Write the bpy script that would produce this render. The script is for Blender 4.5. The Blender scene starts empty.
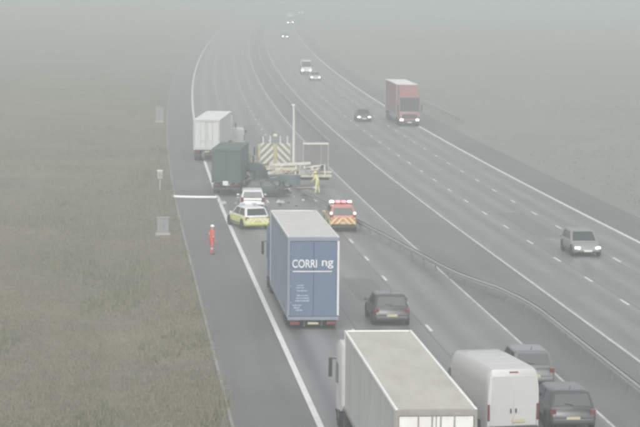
import bpy, bmesh, math, random
import numpy as np
from mathutils import Vector, Matrix, Euler, noise
random.seed(7); rng = np.random.default_rng(7)
sc = bpy.context.scene
COL = sc.collection
PI = math.pi

# ------------------------------------------------------------------ camera
F_PX, CAM_H, PITCH, ROLL = 2167.0, 16.8, 0.1059, 0.01028
cam_d = bpy.data.cameras.new('camera'); cam = bpy.data.objects.new('camera', cam_d); COL.objects.link(cam)
cam_d.sensor_width = 36.0; cam_d.lens = F_PX / 640.0 * 36.0
cam_d.clip_start = 0.5; cam_d.clip_end = 9000
cam.matrix_world = Matrix.Translation((0, 0, CAM_H)) @ Matrix.Rotation(PI/2 - PITCH, 4, 'X') @ Matrix.Rotation(ROLL, 4, 'Z')
sc.camera = cam

# ------------------------------------------------------------------ world: overcast, hazy daylight
SUN_EL, SUN_AZ = math.radians(42), math.radians(-174)        # azimuth measured from +Y towards +X
w = bpy.data.worlds.new('World'); sc.world = w; w.use_nodes = True
nt = w.node_tree; bg = nt.nodes['Background']
sky = nt.nodes.new('ShaderNodeTexSky'); sky.sky_type = 'NISHITA'; sky.sun_disc = False
sky.sun_elevation = SUN_EL; sky.sun_rotation = SUN_AZ
sky.dust_density = 5.0; sky.air_density = 1.2
hs = nt.nodes.new('ShaderNodeHueSaturation'); hs.inputs['Saturation'].default_value = 0.16
nt.links.new(sky.outputs[0], hs.inputs['Color']); nt.links.new(hs.outputs[0], bg.inputs['Color'])
bg.inputs['Strength'].default_value = 0.15
sun_d = bpy.data.lights.new('sun', 'SUN'); sun = bpy.data.objects.new('sun', sun_d); COL.objects.link(sun)
sun_d.energy = 0.6; sun_d.angle = math.radians(60); sun_d.color = (1.0, 0.97, 0.92)
d = Vector((math.sin(SUN_AZ)*math.cos(SUN_EL), math.cos(SUN_AZ)*math.cos(SUN_EL), math.sin(SUN_EL)))
sun.rotation_euler = d.to_track_quat('Z', 'Y').to_euler(); sun.location = d*60
vs = sc.view_settings; vs.view_transform = 'Standard'; vs.look = 'None'; vs.gamma = 1.0; vs.exposure = 0.40
vs.use_curve_mapping = False
sc.cycles.max_bounces = 4; sc.cycles.diffuse_bounces = 2; sc.cycles.glossy_bounces = 2
sc.cycles.volume_bounces = 1; sc.cycles.use_denoising = True
sc.cycles.filter_width = 3.0
HAZE_DENSITY = 0.0028

# ------------------------------------------------------------------ road geometry (fitted to the lane lines)
RA, RB, RC, RY0, RD = 7.618, -0.09336, 1.107e-4, 142.45, -0.6367e-7
W1, MED, LANE, HS = 11.39, 4.314, 3.70, 3.35
U_OI = W1 + MED                  # inner edge line of the far carriageway
U_OO = U_OI + 11.0               # its outer edge line
def slope(Y):
    t = min(max(Y - RY0, 0), 579.0)
    s = RB + 2*RC*t + 3*RD*t*t
    e = min(max(Y - 700, 0), 300.0)
    return s + 2*0.6e-4*e
def ref(Y):
    t = min(max(Y - RY0, 0), 579.0)
    Yc = min(Y, RY0) + t
    x = RA + RB*Yc + RC*t*t + RD*t**3
    if Y > RY0 + 579.0:
        x += (RB + 2*RC*t + 3*RD*t*t)*(Y - RY0 - 579.0)
    if Y > 700:
        e = min(Y - 700, 300.0); x += 0.6e-4*e*e
        if Y > 1000: x += 2*0.6e-4*300*(Y - 1000)
    return x
def road(Y, u, z=0.0):
    s = slope(Y); n = math.hypot(1, s)
    return Vector((ref(Y) + u/n, Y - u*s/n, z))
def head(Y): return -math.atan(slope(Y))
def px(x, y, z=0.0):             # photo pixel (640x427) -> point on the horizontal plane at height z
    u, v = (x - 320)/F_PX, (y - 213.5)/F_PX
    cr, sr = math.cos(-ROLL), math.sin(-ROLL)
    u, v = cr*u - sr*v, sr*u + cr*v
    ct, st = math.cos(PITCH), math.sin(PITCH)
    t = (CAM_H - z)/(st + v*ct)
    return Vector((t*u, t*(ct - v*st), z))

# ------------------------------------------------------------------ materials
_M = {}
def mat(name, col, rough=0.6, metal=0.0, vary=0.12, scale=1.5, dirt=0.0, dirt_col=(0.12, 0.11, 0.095), bump=0.0, emit=0.0, coat=0.0, stretch=None):
    if name in _M: return _M[name]
    m = bpy.data.materials.new(name); m.use_nodes = True; _M[name] = m
    t = m.node_tree; b = t.nodes['Principled BSDF']
    b.inputs['Roughness'].default_value = rough; b.inputs['Metallic'].default_value = metal
    if coat: b.inputs['Coat Weight'].default_value = coat
    tc = t.nodes.new('ShaderNodeTexCoord'); mp = t.nodes.new('ShaderNodeMapping')
    t.links.new(tc.outputs['Object'], mp.inputs['Vector'])
    if stretch: mp.inputs['Scale'].default_value = stretch
    n1 = t.nodes.new('ShaderNodeTexNoise'); n1.inputs['Scale'].default_value = scale; n1.inputs['Detail'].default_value = 6
    t.links.new(mp.outputs[0], n1.inputs['Vector'])
    mx = t.nodes.new('ShaderNodeMix'); mx.data_type = 'RGBA'
    c = Vector(col)
    mx.inputs['A'].default_value = (*(c*(1 - vary)), 1); mx.inputs['B'].default_value = (*[min(1, q) for q in c*(1 + vary)], 1)
    t.links.new(n1.outputs['Fac'], mx.inputs['Factor'])
    out = mx.outputs['Result']
    if dirt > 0:
        n2 = t.nodes.new('ShaderNodeTexNoise'); n2.inputs['Scale'].default_value = scale*2.3; n2.inputs['Detail'].default_value = 8; n2.inputs['Roughness'].default_value = 0.7
        t.links.new(mp.outputs[0], n2.inputs['Vector'])
        r = t.nodes.new('ShaderNodeMapRange'); r.inputs['From Min'].default_value = 0.42; r.inputs['From Max'].default_value = 0.72; r.inputs['To Max'].default_value = dirt
        t.links.new(n2.outputs['Fac'], r.inputs['Value'])
        m2 = t.nodes.new('ShaderNodeMix'); m2.data_type = 'RGBA'; m2.inputs['B'].default_value = (*dirt_col, 1)
        t.links.new(r.outputs[0], m2.inputs['Factor']); t.links.new(out, m2.inputs['A']); out = m2.outputs['Result']
    t.links.new(out, b.inputs['Base Color'])
    if bump > 0:
        bp = t.nodes.new('ShaderNodeBump'); bp.inputs['Strength'].default_value = bump; bp.inputs['Distance'].default_value = 0.02
        t.links.new(n1.outputs['Fac'], bp.inputs['Height']); t.links.new(bp.outputs[0], b.inputs['Normal'])
    if emit > 0:
        b.inputs['Emission Color'].default_value = (*col, 1); b.inputs['Emission Strength'].default_value = emit
    return m

def mat_chevron(name, ca, cb, freq=1.1, sgn=1):
    m = bpy.data.materials.new(name); m.use_nodes = True; _M[name] = m
    t = m.node_tree; b = t.nodes['Principled BSDF']; b.inputs['Roughness'].default_value = 0.45
    tc = t.nodes.new('ShaderNodeTexCoord'); s = t.nodes.new('ShaderNodeSeparateXYZ'); t.links.new(tc.outputs['Object'], s.inputs[0])
    ab = t.nodes.new('ShaderNodeMath'); ab.operation = 'ABSOLUTE'; t.links.new(s.outputs['X'], ab.inputs[0])
    ad = t.nodes.new('ShaderNodeMath'); ad.operation = 'ADD'; t.links.new(ab.outputs[0], ad.inputs[0]); t.links.new(s.outputs['Z'], ad.inputs[1])
    mu = t.nodes.new('ShaderNodeMath'); mu.operation = 'MULTIPLY'; mu.inputs[1].default_value = freq; t.links.new(ad.outputs[0], mu.inputs[0])
    fr = t.nodes.new('ShaderNodeMath'); fr.operation = 'FRACT'; t.links.new(mu.outputs[0], fr.inputs[0])
    gt = t.nodes.new('ShaderNodeMath'); gt.operation = 'GREATER_THAN'; gt.inputs[1].default_value = 0.5; t.links.new(fr.outputs[0], gt.inputs[0])
    mx = t.nodes.new('ShaderNodeMix'); mx.data_type = 'RGBA'; mx.inputs['A'].default_value = (*ca, 1); mx.inputs['B'].default_value = (*cb, 1)
    t.links.new(gt.outputs[0], mx.inputs['Factor']); t.links.new(mx.outputs['Result'], b.inputs['Base Color'])
    return m

def mat_battenburg(name, ca, cb, cell=0.45):
    m = bpy.data.materials.new(name); m.use_nodes = True; _M[name] = m
    t = m.node_tree; b = t.nodes['Principled BSDF']; b.inputs['Roughness'].default_value = 0.4
    tc = t.nodes.new('ShaderNodeTexCoord'); ck = t.nodes.new('ShaderNodeTexChecker'); ck.inputs['Scale'].default_value = 1/cell
    mp = t.nodes.new('ShaderNodeMapping'); mp.inputs['Location'].default_value = (0.11, 0.07, 0.05); mp.inputs['Scale'].default_value = (0.0, 1, 1.3)
    t.links.new(tc.outputs['Object'], mp.inputs['Vector']); t.links.new(mp.outputs[0], ck.inputs['Vector'])
    ck.inputs['Color1'].default_value = (*ca, 1); ck.inputs['Color2'].default_value = (*cb, 1)
    t.links.new(ck.outputs['Color'], b.inputs['Base Color'])
    return m

def mat_ground(name, cols, scales, rough=0.95, bump=0.3):
    m = bpy.data.materials.new(name); m.use_nodes = True; _M[name] = m
    t = m.node_tree; b = t.nodes['Principled BSDF']; b.inputs['Roughness'].default_value = rough
    b.inputs['Specular IOR Level'].default_value = 0.2
    tc = t.nodes.new('ShaderNodeTexCoord'); out = None
    rgb = (*cols[0], 1)
    for k, (c, s) in enumerate(zip(cols[1:], scales)):
        n = t.nodes.new('ShaderNodeTexNoise'); n.inputs['Scale'].default_value = s; n.inputs['Detail'].default_value = 7; n.inputs['Roughness'].default_value = 0.65
        t.links.new(tc.outputs['Object'], n.inputs['Vector'])
        r = t.nodes.new('ShaderNodeMapRange'); r.inputs['From Min'].default_value = 0.40; r.inputs['From Max'].default_value = 0.66
        t.links.new(n.outputs['Fac'], r.inputs['Value'])
        mx = t.nodes.new('ShaderNodeMix'); mx.data_type = 'RGBA'
        if out is None: mx.inputs['A'].default_value = rgb
        else: t.links.new(out, mx.inputs['A'])
        mx.inputs['B'].default_value = (*c, 1); t.links.new(r.outputs[0], mx.inputs['Factor']); out = mx.outputs['Result']
    t.links.new(out, b.inputs['Base Color'])
    bp = t.nodes.new('ShaderNodeBump'); bp.inputs['Strength'].default_value = bump; bp.inputs['Distance'].default_value = 0.25
    t.links.new(n.outputs['Fac'], bp.inputs['Height']); t.links.new(bp.outputs[0], b.inputs['Normal'])
    return m

def mat_road(name, col, u0, lane, worn=0.55, rough=0.5):
    """asphalt with wheel tracks running along the lanes (UV = metres across, metres along)"""
    m = bpy.data.materials.new(name); m.use_nodes = True; _M[name] = m
    t = m.node_tree; b = t.nodes['Principled BSDF']; L = t.links
    uv = t.nodes.new('ShaderNodeUVMap'); uv.uv_map = 'UVMap'
    sp = t.nodes.new('ShaderNodeSeparateXYZ'); L.new(uv.outputs[0], sp.inputs[0])
    def math_(op, a, bb=None, v=None):
        n = t.nodes.new('ShaderNodeMath'); n.operation = op
        L.new(a, n.inputs[0])
        if bb is not None: L.new(bb, n.inputs[1])
        elif v is not None: n.inputs[1].default_value = v
        return n.outputs[0]
    # two wheel tracks per lane
    x = math_('MULTIPLY', math_('SUBTRACT', sp.outputs['X'], v=u0), v=4*PI/lane)
    tr = math_('MULTIPLY_ADD', math_('COSINE', x), v=-0.5); t.nodes[-1].inputs[2].default_value = 0.5
    mp = t.nodes.new('ShaderNodeMapping'); mp.inputs['Scale'].default_value = (1.6, 0.035, 1); L.new(uv.outputs[0], mp.inputs['Vector'])
    n1 = t.nodes.new('ShaderNodeTexNoise'); n1.inputs['Scale'].default_value = 1.0; n1.inputs['Detail'].default_value = 5; L.new(mp.outputs[0], n1.inputs['Vector'])
    n2 = t.nodes.new('ShaderNodeTexNoise'); n2.inputs['Scale'].default_value = 0.09; n2.inputs['Detail'].default_value = 7; n2.inputs['Roughness'].default_value = 0.7; L.new(uv.outputs[0], n2.inputs['Vector'])
    n3 = t.nodes.new('ShaderNodeTexNoise'); n3.inputs['Scale'].default_value = 6.0; n3.inputs['Detail'].default_value = 6; n3.inputs['Roughness'].default_value = 0.8; L.new(uv.outputs[0], n3.inputs['Vector'])
    a = math_('MULTIPLY', tr, v=worn)
    a = math_('ADD', a, math_('MULTIPLY', math_('SUBTRACT', n1.outputs['Fac'], v=0.5), v=0.9))
    a = math_('ADD', a, math_('MULTIPLY', math_('SUBTRACT', n2.outputs['Fac'], v=0.5), v=1.1))
    a = math_('ADD', a, math_('MULTIPLY', math_('SUBTRACT', n3.outputs['Fac'], v=0.5), v=0.7))
    fac = math_('SUBTRACT', math_('ADD', a, v=0.5), v=worn*0.5)
    cr = t.nodes.new('ShaderNodeMix'); cr.data_type = 'RGBA'; cr.clamp_factor = True
    c = Vector(col); cr.inputs['A'].default_value = (*(c*1.38), 1); cr.inputs['B'].default_value = (*(c*0.62), 1)
    L.new(fac, cr.inputs['Factor']); L.new(cr.outputs['Result'], b.inputs['Base Color'])
    rr = t.nodes.new('ShaderNodeMapRange'); rr.inputs['To Min'].default_value = rough + 0.12; rr.inputs['To Max'].default_value = rough - 0.12
    L.new(fac, rr.inputs['Value']); L.new(rr.outputs[0], b.inputs['Roughness'])
    bp = t.nodes.new('ShaderNodeBump'); bp.inputs['Strength'].default_value = 0.25; bp.inputs['Distance'].default_value = 0.01
    L.new(n3.outputs['Fac'], bp.inputs['Height']); L.new(bp.outputs[0], b.inputs['Normal'])
    return m

M_ROAD = mat_road('asphalt', (0.185, 0.185, 0.187), 0.0, 3.8)
M_ROADB = mat_road('asphalt_far', (0.185, 0.185, 0.187), U_OI, 3.667)
M_SHLD = mat_road('asphalt_shoulder', (0.135, 0.134, 0.132), 0.0, 40.0, 0.1, 0.62)
M_RES = mat_road('reservation_tarmac', (0.155, 0.155, 0.15), 0.0, 40.0, 0.1, 0.7)
M_GRASS = mat_ground('rough_grass', [(0.170, 0.163, 0.130), (0.275, 0.242, 0.160), (0.130, 0.130, 0.110), (0.195, 0.180, 0.145)], [0.035, 0.10, 0.9], bump=0.5)
M_BANK = mat_ground('bank_grass', [(0.225, 0.23, 0.205), (0.255, 0.255, 0.23), (0.19, 0.20, 0.175), (0.235, 0.235, 0.21)], [0.02, 0.05, 0.5], bump=0.5)
M_LINE = mat('road_paint', (0.74, 0.74, 0.72), 0.6, vary=0.15, scale=0.8, dirt=0.4, dirt_col=(0.25, 0.25, 0.25))
M_LINEW = mat('worn_road_paint', (0.60, 0.60, 0.59), 0.65, vary=0.3, scale=0.5, dirt=0.7, dirt_col=(0.2, 0.2, 0.2))
M_TYRE = mat('tyre_rubber', (0.025, 0.025, 0.026), 0.85)
M_RIM = mat('wheel_rim', (0.35, 0.35, 0.36), 0.4, 0.8)
M_GLASS = mat('vehicle_glass', (0.035, 0.042, 0.045), 0.12, vary=0.05, coat=0.3)
M_DARK = mat('dark_plastic', (0.04, 0.04, 0.042), 0.6)
M_CHASSIS = mat('chassis_steel', (0.06, 0.06, 0.062), 0.7, dirt=0.5)
M_TAIL = mat('tail_light_lens', (0.17, 0.03, 0.03), 0.25)
M_LAMP = mat('lit_headlamp', (1.0, 0.97, 0.9), 0.3, emit=40.0)
M_DIPPED = mat('dipped_headlamp', (1.0, 0.97, 0.9), 0.3, emit=9.0)
M_LENS = mat('clear_lens', (0.75, 0.75, 0.75), 0.15)
M_PLATE_Y = mat('rear_plate', (0.52, 0.48, 0.30), 0.5, dirt=.5, dirt_col=(.35,.33,.25))
M_PLATE_W = mat('front_plate', (0.78, 0.78, 0.76), 0.4)
M_STEEL = mat('galvanised_steel', (0.36, 0.37, 0.37), 0.6, 0.0, vary=0.2, scale=3, dirt=0.4, dirt_col=(.3,.3,.29))
M_WHITE = mat('white_lorry_panel', (0.74, 0.74, 0.72), 0.5, vary=0.06, scale=0.9, dirt=0.35, dirt_col=(0.42, 0.40, 0.36))

# ------------------------------------------------------------------ mesh helpers
class MB:
    def __init__(s): s.v = []; s.f = []
    def add(s, vs, fs):
        o = len(s.v); s.v += [Vector(q) for q in vs]; s.f += [tuple(i + o for i in q) for q in fs]; return s
    def box(s, c, size, rot=None):
        x, y, z = [q/2 for q in size]; c = Vector(c)
        P = [Vector((a*x, b*y, e*z)) for e in (-1, 1) for b in (-1, 1) for a in (-1, 1)]
        if rot is not None:
            R = Euler(rot).to_matrix(); P = [R @ q for q in P]
        return s.add([q + c for q in P], [(0, 2, 3, 1), (4, 5, 7, 6), (0, 1, 5, 4), (2, 6, 7, 3), (0, 4, 6, 2), (1, 3, 7, 5)])
    def loft(s, rings, cap=True):
        n = len(rings[0]); o = [p for r in rings for p in r]; fs = []
        for i in range(len(rings) - 1):
            for j in range(n):
                k = (j + 1) % n
                fs.append((i*n + j, i*n + k, (i + 1)*n + k, (i + 1)*n + j))
        if cap: fs += [tuple(range(n - 1, -1, -1)), tuple((len(rings) - 1)*n + j for j in range(n))]
        return s.add(o, fs)
    def tube(s, pts, r, n=8):
        pts = [Vector(p) for p in pts]; rr = r if isinstance(r, (list, tuple)) else [r]*len(pts); rings = []
        for i, p in enumerate(pts):
            t = (pts[min(i + 1, len(pts) - 1)] - pts[max(i - 1, 0)]).normalized()
            a = t.cross(Vector((0, 0, 1)) if abs(t.z) < 0.9 else Vector((1, 0, 0))).normalized(); b = t.cross(a)
            rings.append([p + (a*math.cos(2*PI*j/n) + b*math.sin(2*PI*j/n))*rr[i] for j in range(n)])
        return s.loft(rings)
    def slab(s, q, th):            # a quad (four points) thickened along its normal
        q = [Vector(p) for p in q]; nrm = (q[1] - q[0]).cross(q[3] - q[0]).normalized()
        return s.loft([[p - nrm*th*0.5 for p in q], [p + nrm*th*0.5 for p in q]])
    def mesh(s, name, m, bevel=0.0, smooth=None):
        me = bpy.data.meshes.new(name); me.from_pydata([tuple(p) for p in s.v], [], s.f)
        bm = bmesh.new(); bm.from_mesh(me)
        bmesh.ops.recalc_face_normals(bm, faces=bm.faces)
        if bevel:
            es = [e for e in bm.edges if len(e.link_faces) == 2 and e.calc_face_angle(0) > 0.5]
            bmesh.ops.bevel(bm, geom=es, offset=bevel, segments=2, affect='EDGES', profile=0.5)
        bm.to_mesh(me); bm.free()
        if smooth is not None:
            me.polygons.foreach_set('use_smooth', [True]*len(me.polygons)); me.set_sharp_from_angle(angle=math.radians(smooth))
        me.materials.append(m); return me
    def build(s, name, m, parent=None, bevel=0.0, smooth=None, loc=None):
        return link(name, s.mesh(name, m, bevel, smooth), parent, loc)
def link(name, me, parent=None, loc=None, rot=None):
    o = bpy.data.objects.new(name, me); COL.objects.link(o)
    if parent: o.parent = parent
    if loc is not None: o.location = loc
    if rot is not None: o.rotation_euler = rot
    return o
def tag(o, label, cat, group=None):
    o['label'] = label; o['category'] = cat
    if group: o['group'] = group
    return o
def thing(name, label, cat, loc, rz=0, group=None):
    o = bpy.data.objects.new(name, None); COL.objects.link(o); o.empty_display_size = 0.3
    o.location = loc; o.rotation_euler = (0, 0, rz); return tag(o, label, cat, group)
def struct(o): o['kind'] = 'structure'; return o
def stuff(o): o['kind'] = 'stuff'; return o
def B(c, size, rot=None): return MB().box(c, size, rot)

# ------------------------------------------------------------------ terrain, road, markings
YS = [-40 + 6*i for i in range(210)] + [1226 + 25*i for i in range(1, 70)]
def zprof(u, Y):
    if -HS - 0.05 <= u <= U_OO + HS + 0.25: return -0.12
    if u < 0:
        dd = -HS - u; z = -0.03 if dd < 1.2 else -0.03 - 0.30*min((dd - 1.2)/3, 1) + (0.0 if dd < 5 else 1.6*(1 - math.exp(-(dd - 5)/22)))
    else:
        dd = u - U_OO - HS; z = -0.03 if dd < 1.5 else -0.03 + 2.6*(1 - math.exp(-(dd - 1.5)/14))
    k = min(max((dd - 2)/20, 0), 1)
    p = road(Y, u)
    z += k*(0.9*noise.noise(Vector((p.x*0.02, p.y*0.012, 1))) + 0.25*noise.noise(Vector((p.x*0.11, p.y*0.07, 5))))
    return z
US = [-1000, -600, -350, -200, -130, -90, -70, -56, -46, -38, -32, -27, -23, -19.5, -16.5, -14, -12, -10, -8.4, -7, -5.8, -4.6, -HS - 0.06, -HS + 0.1, 0, 12, 22, U_OO + HS - 0.1, U_OO + HS + 0.3,
      U_OO + 5.2, U_OO + 6.6, U_OO + 8.5, U_OO + 11, U_OO + 14, U_OO + 18, U_OO + 23, U_OO + 29, U_OO + 37, U_OO + 48, U_OO + 62, U_OO + 85, U_OO + 120, U_OO + 180, U_OO + 300, U_OO + 560, U_OO + 950]
for nm_, cols_, m_ in (('left_verge_ground', [u for u in US if u < 13], 'M_GRASS'), ('right_bank_ground', [u for u in US if u > 11], 'M_BANK')):
    g = MB(); n = len(cols_)
    for i, Y in enumerate(YS):
        for j, u in enumerate(cols_):
            p = road(Y, u); g.v.append(Vector((p.x, p.y, zprof(u, Y))))
            if i and j: g.f.append(((i - 1)*n + j - 1, (i - 1)*n + j, i*n + j, i*n + j - 1))
    struct(g.build(nm_, globals()[m_], smooth=60))

def strip(name, u0, u1, m, z, y0=-40, y1=2900, parent=None, step=None):
    ys = [y for y in YS if y0 < y < y1]; ys = [y0] + ys + [y1]
    vs, fs, uvs = [], [], []
    for i, Y in enumerate(ys):
        a, b = road(Y, u0, z), road(Y, u1, z); vs += [a, b]; uvs += [(u0, Y), (u1, Y)]
        if i: fs.append((2*i - 2, 2*i - 1, 2*i + 1, 2*i))
    me = bpy.data.meshes.new(name); me.from_pydata([tuple(v) for v in vs], [], fs)
    l = me.uv_layers.new(name='UVMap')
    for lp in me.loops: l.data[lp.index].uv = uvs[lp.vertex_index]
    me.materials.append(m)
    return link(name, me, parent)
near_cw = struct(strip('carriageway', 0.0, W1, M_ROAD, 0.0))
far_cw = struct(strip('carriageway', U_OI, U_OO, M_ROADB, 0.0))
left_hs = struct(strip('hard_shoulder', -HS, -0.002, M_SHLD, -0.003))
right_hs = struct(strip('hard_shoulder', U_OO + 0.002, U_OO + HS + 0.2, M_SHLD, -0.003))
resv = struct(strip('central_reservation', W1 + 0.002, U_OI - 0.002, M_RES, -0.004))
strip('edge_line', -0.05, 0.20, M_LINE, 0.004, 40, 1800, near_cw)
strip('edge_line', W1 - 0.13, W1 - 0.005, M_LINEW, 0.004, 40, 1800, near_cw)
strip('edge_line', U_OI + 0.005, U_OI + 0.17, M_LINEW, 0.004, 40, 1800, far_cw)
strip('edge_line', U_OO - 0.2, U_OO + 0.06, M_LINE, 0.004, 40, 1800, far_cw)
# pale worn seam where the shoulder meets the grass
strip('shoulder_edge_seam', -HS + 0.02, -HS + 0.14, mat('worn_shoulder_edge', (0.30, 0.30, 0.28), 0.8, vary=0.3, scale=0.5, dirt=0.8, dirt_col=(0.13, 0.13, 0.11)), 0.001, 40, 900, left_hs)

# repair patches and longitudinal joints
M_PATCH = mat('repair_patch_tarmac', (0.158, 0.158, 0.16), .6, vary=.2, scale=3)
M_PATCHL = mat('old_patch_tarmac', (0.205, 0.205, 0.203), .65, vary=.2, scale=3)
for (Y, u, w_, l_, mm, par) in ((118, 6.0, 1.7, 9, M_PATCH, near_cw), (137, 9.6, 1.2, 14, M_PATCHL, near_cw), (98, 3.0, 1.0, 6, M_PATCHL, near_cw), (150, U_OI + 5.5, 1.9, 16, M_PATCH, far_cw), (205, U_OI + 9.2, 1.6, 20, M_PATCHL, far_cw),
        (120, U_OI + 2.0, 1.4, 10, M_PATCHL, far_cw), (235, U_OI + 2.2, 2.4, 26, M_PATCH, far_cw), (180, -1.9, 2.2, 9, M_PATCH, left_hs), (240, 5.6, 2.6, 30, M_PATCH, near_cw)):
    strip('repair_patch', u - w_/2, u + w_/2, mm, 0.0015, Y - l_/2, Y + l_/2, par)
M_JOINT = mat('tar_joint', (0.07, 0.07, 0.07), .5, vary=.3, scale=.6, dirt=.7, dirt_col=(.15, .15, .15))
for u, par in ((W1/3 + .16, near_cw), (2*W1/3 - .2, near_cw), (U_OI + 3.85, far_cw), (U_OI + 7.1, far_cw)): strip('tar_joint', u - .03, u + .03, M_JOINT, 0.002, 60, 420, par)
dash_me = MB().box((0, 0, 0.006), (0.15, 2.0, 0.004)).mesh('lane_dash', M_LINE)
stud_me = MB().loft([[(-.06, -.06, 0), (.06, -.06, 0), (.06, .06, 0), (-.06, .06, 0)], [(-.04, -.04, .02), (.04, -.04, .02), (.04, .04, .02), (-.04, .04, .02)]]).mesh('road_stud', mat('stud_reflector', (0.7, 0.7, 0.68), 0.3))
far_d = {0: MB(), 1: MB()}
for u, s0, k in ((W1/3, 139.2, 0), (2*W1/3, 140.5, 0), (U_OI + 3.65, 193.6, 1), (U_OI + 7.33, 229.2, 1)):
    Y = s0 - 9*18*0.9957
    while Y < 1300:
        if Y > 55:
            p = road(Y, u)
            if Y < 420:
                link('lane_dash', dash_me, (near_cw, far_cw)[k], p, (0, 0, head(Y)))
            else:
                far_d[k].box((p.x, p.y, 0.006), (0.15, 2.0, 0.004), (0, 0, head(Y)))
        Y += 9*0.9957
for k in (0, 1): stuff(far_d[k].build('distant_lane_dashes', M_LINE, (near_cw, far_cw)[k]))

# ------------------------------------------------------------------ steel crash barriers
POST_ME = MB().box((0, 0, 0.27), (0.09, 0.05, 0.66)).mesh('post', mat('weathered_post', (.22, .22, .21), .7, dirt=.4))
def barrier(name, label, path, both=True, lean=None, post_step=3.2, post_limit=420, rail_top=0.72):
    """path: list of ground points; corrugated beam on each side of the posts"""
    root = thing(name, label, 'barrier', path[0], 0, None)
    o0 = Vector(path[0])
    prof = [(0.00, 0.42), (0.045, 0.46), (0.045, 0.52), (0.0, 0.565), (0.045, 0.61), (0.045, 0.67), (0.00, 0.71)]
    for side in ((1, -1) if both else (-1,)):
        rings = []
        for i, p in enumerate(path):
            p = Vector(p); t = (Vector(path[min(i + 1, len(path) - 1)]) - Vector(path[max(i - 1, 0)])); t.z = 0; t.normalize()
            nr = Vector((t.y, -t.x, 0)); ln = lean[i] if lean else 0.0
            ring = []
            for a, z in prof + [(q[0] - 0.012, q[1]) for q in reversed(prof)]:
                off = side*(0.07 + a)
                zz = z
                ring.append(p - o0 + nr*(off*math.cos(ln) + zz*math.sin(ln)) + Vector((0, 0, zz*math.cos(ln) - off*math.sin(ln))))
            rings.append(ring)
        MB().loft(rings).build('beam', M_STEEL, root)
    acc = 0.0; far = MB(); nfar = 0
    for i in range(1, len(path)):
        a, b = Vector(path[i - 1]), Vector(path[i]); L = (b - a).length; t = (b - a)/L
        while acc < L:
            p = a + t*acc; ln = lean[i] if lean else 0.0
            if p.y < post_limit: link('post', POST_ME, root, p - o0, (0, ln, -math.atan2(t.x, t.y)))
            else: far.box(p - o0 + Vector((0, 0, 0.3)), (0.1, 0.06, 0.72)); nfar += 1
            acc += post_step
        acc -= L
    if nfar: stuff(far.build('distant_posts', M_STEEL, root))
    return root
UB = 13.5
near_pts = [road(Y, UB) for Y in range(46, 108, 3)]
bent = [(109.3, 13.42), (112, 13.2), (115.5, 12.75), (118.5, 12.1), (121, 11.6), (124.5, 11.2), (128.5, 10.9), (134, 10.4), (139.3, 9.95), (145, 9.4), (150.3, 8.9), (158, 8.25), (165.8, 7.6), (170, 7.15)]
def bent_pt(Y, u):                       # here Y is the true distance of the point
    Yc = Y
    for _ in range(4): Yc += Y - road(Yc, u).y
    return road(Yc, u)
bp_ = [bent_pt(*q) for q in bent]
lean = [0.0]*(len(near_pts) + 3) + [-0.12 - 0.05*i for i in range(len(bp_) - 3)]
barrier('crash_barrier', 'steel central barrier, its far end knocked loose and bent into the left carriageway', near_pts + bp_, lean=lean)
far_pts = [bent_pt(Y, UB) for Y in range(222, 720, 6)] + [bent_pt(Y, UB) for Y in range(720, 1500, 20)]
barrier('crash_barrier', 'long intact steel central barrier running on beyond the wreckage into the haze', far_pts, post_limit=330)
vb = [bent_pt(Y, U_OO + 5.6) for Y in range(262, 330, 4)]
barrier('crash_barrier', 'short steel barrier on the right verge behind the red lorry', vb, both=False)

# ------------------------------------------------------------------ vehicles: shared pieces
def wheel_mesh(r, wd):
    t = MB(); n = 20
    prof = [(r*0.60, -wd/2), (r*0.93, -wd/2), (r, -wd*0.36), (r, wd*0.36), (r*0.93, wd/2), (r*0.60, wd/2)]
    rings = [[Vector((x, rr*math.cos(2*PI*j/n), rr*math.sin(2*PI*j/n))) for j in range(n)] for rr, x in prof]
    t.loft(rings, cap=False)
    m = MB(); rings = [[Vector((x, rr*math.cos(2*PI*j/n), rr*math.sin(2*PI*j/n))) for j in range(n)] for rr, x in
                       [(r*0.61, -wd*0.42), (r*0.55, -wd*0.40), (r*0.5, -wd*0.28), (r*0.2, -wd*0.3), (r*0.2, wd*0.3), (r*0.5, wd*0.28), (r*0.55, wd*0.40), (r*0.61, wd*0.42)]]
    m.loft(rings)
    return t.mesh('tyre', M_TYRE, smooth=40), m.mesh('rim', M_RIM, smooth=40)
_WH = {}
def wheel(root, x, y, r, wd):
    k = (r, wd)
    if k not in _WH: _WH[k] = wheel_mesh(r, wd)
    t = link('wheel', _WH[k][0], root, (x, y, r)); link('rim', _WH[k][1], t)
def face_pt(q, a, b):   # bilinear on quad q = bl, br, tr, tl
    return (q[0]*(1 - a) + q[1]*a)*(1 - b) + (q[3]*(1 - a) + q[2]*a)*b
def pane(name, q, a0, a1, b0, b1, root, m=None, off=0.006, th=0.02, skew=0.0):
    q = [Vector(p) for p in q]
    c = [face_pt(q, a0, b0), face_pt(q, a1, b0), face_pt(q, a1 - skew, b1), face_pt(q, a0 + skew, b1)]
    nr = (c[1] - c[0]).cross(c[3] - c[0]).normalized()
    return MB().slab([p + nr*off for p in c], th).build(name, m or M_GLASS, root, bevel=0.006)

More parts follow.
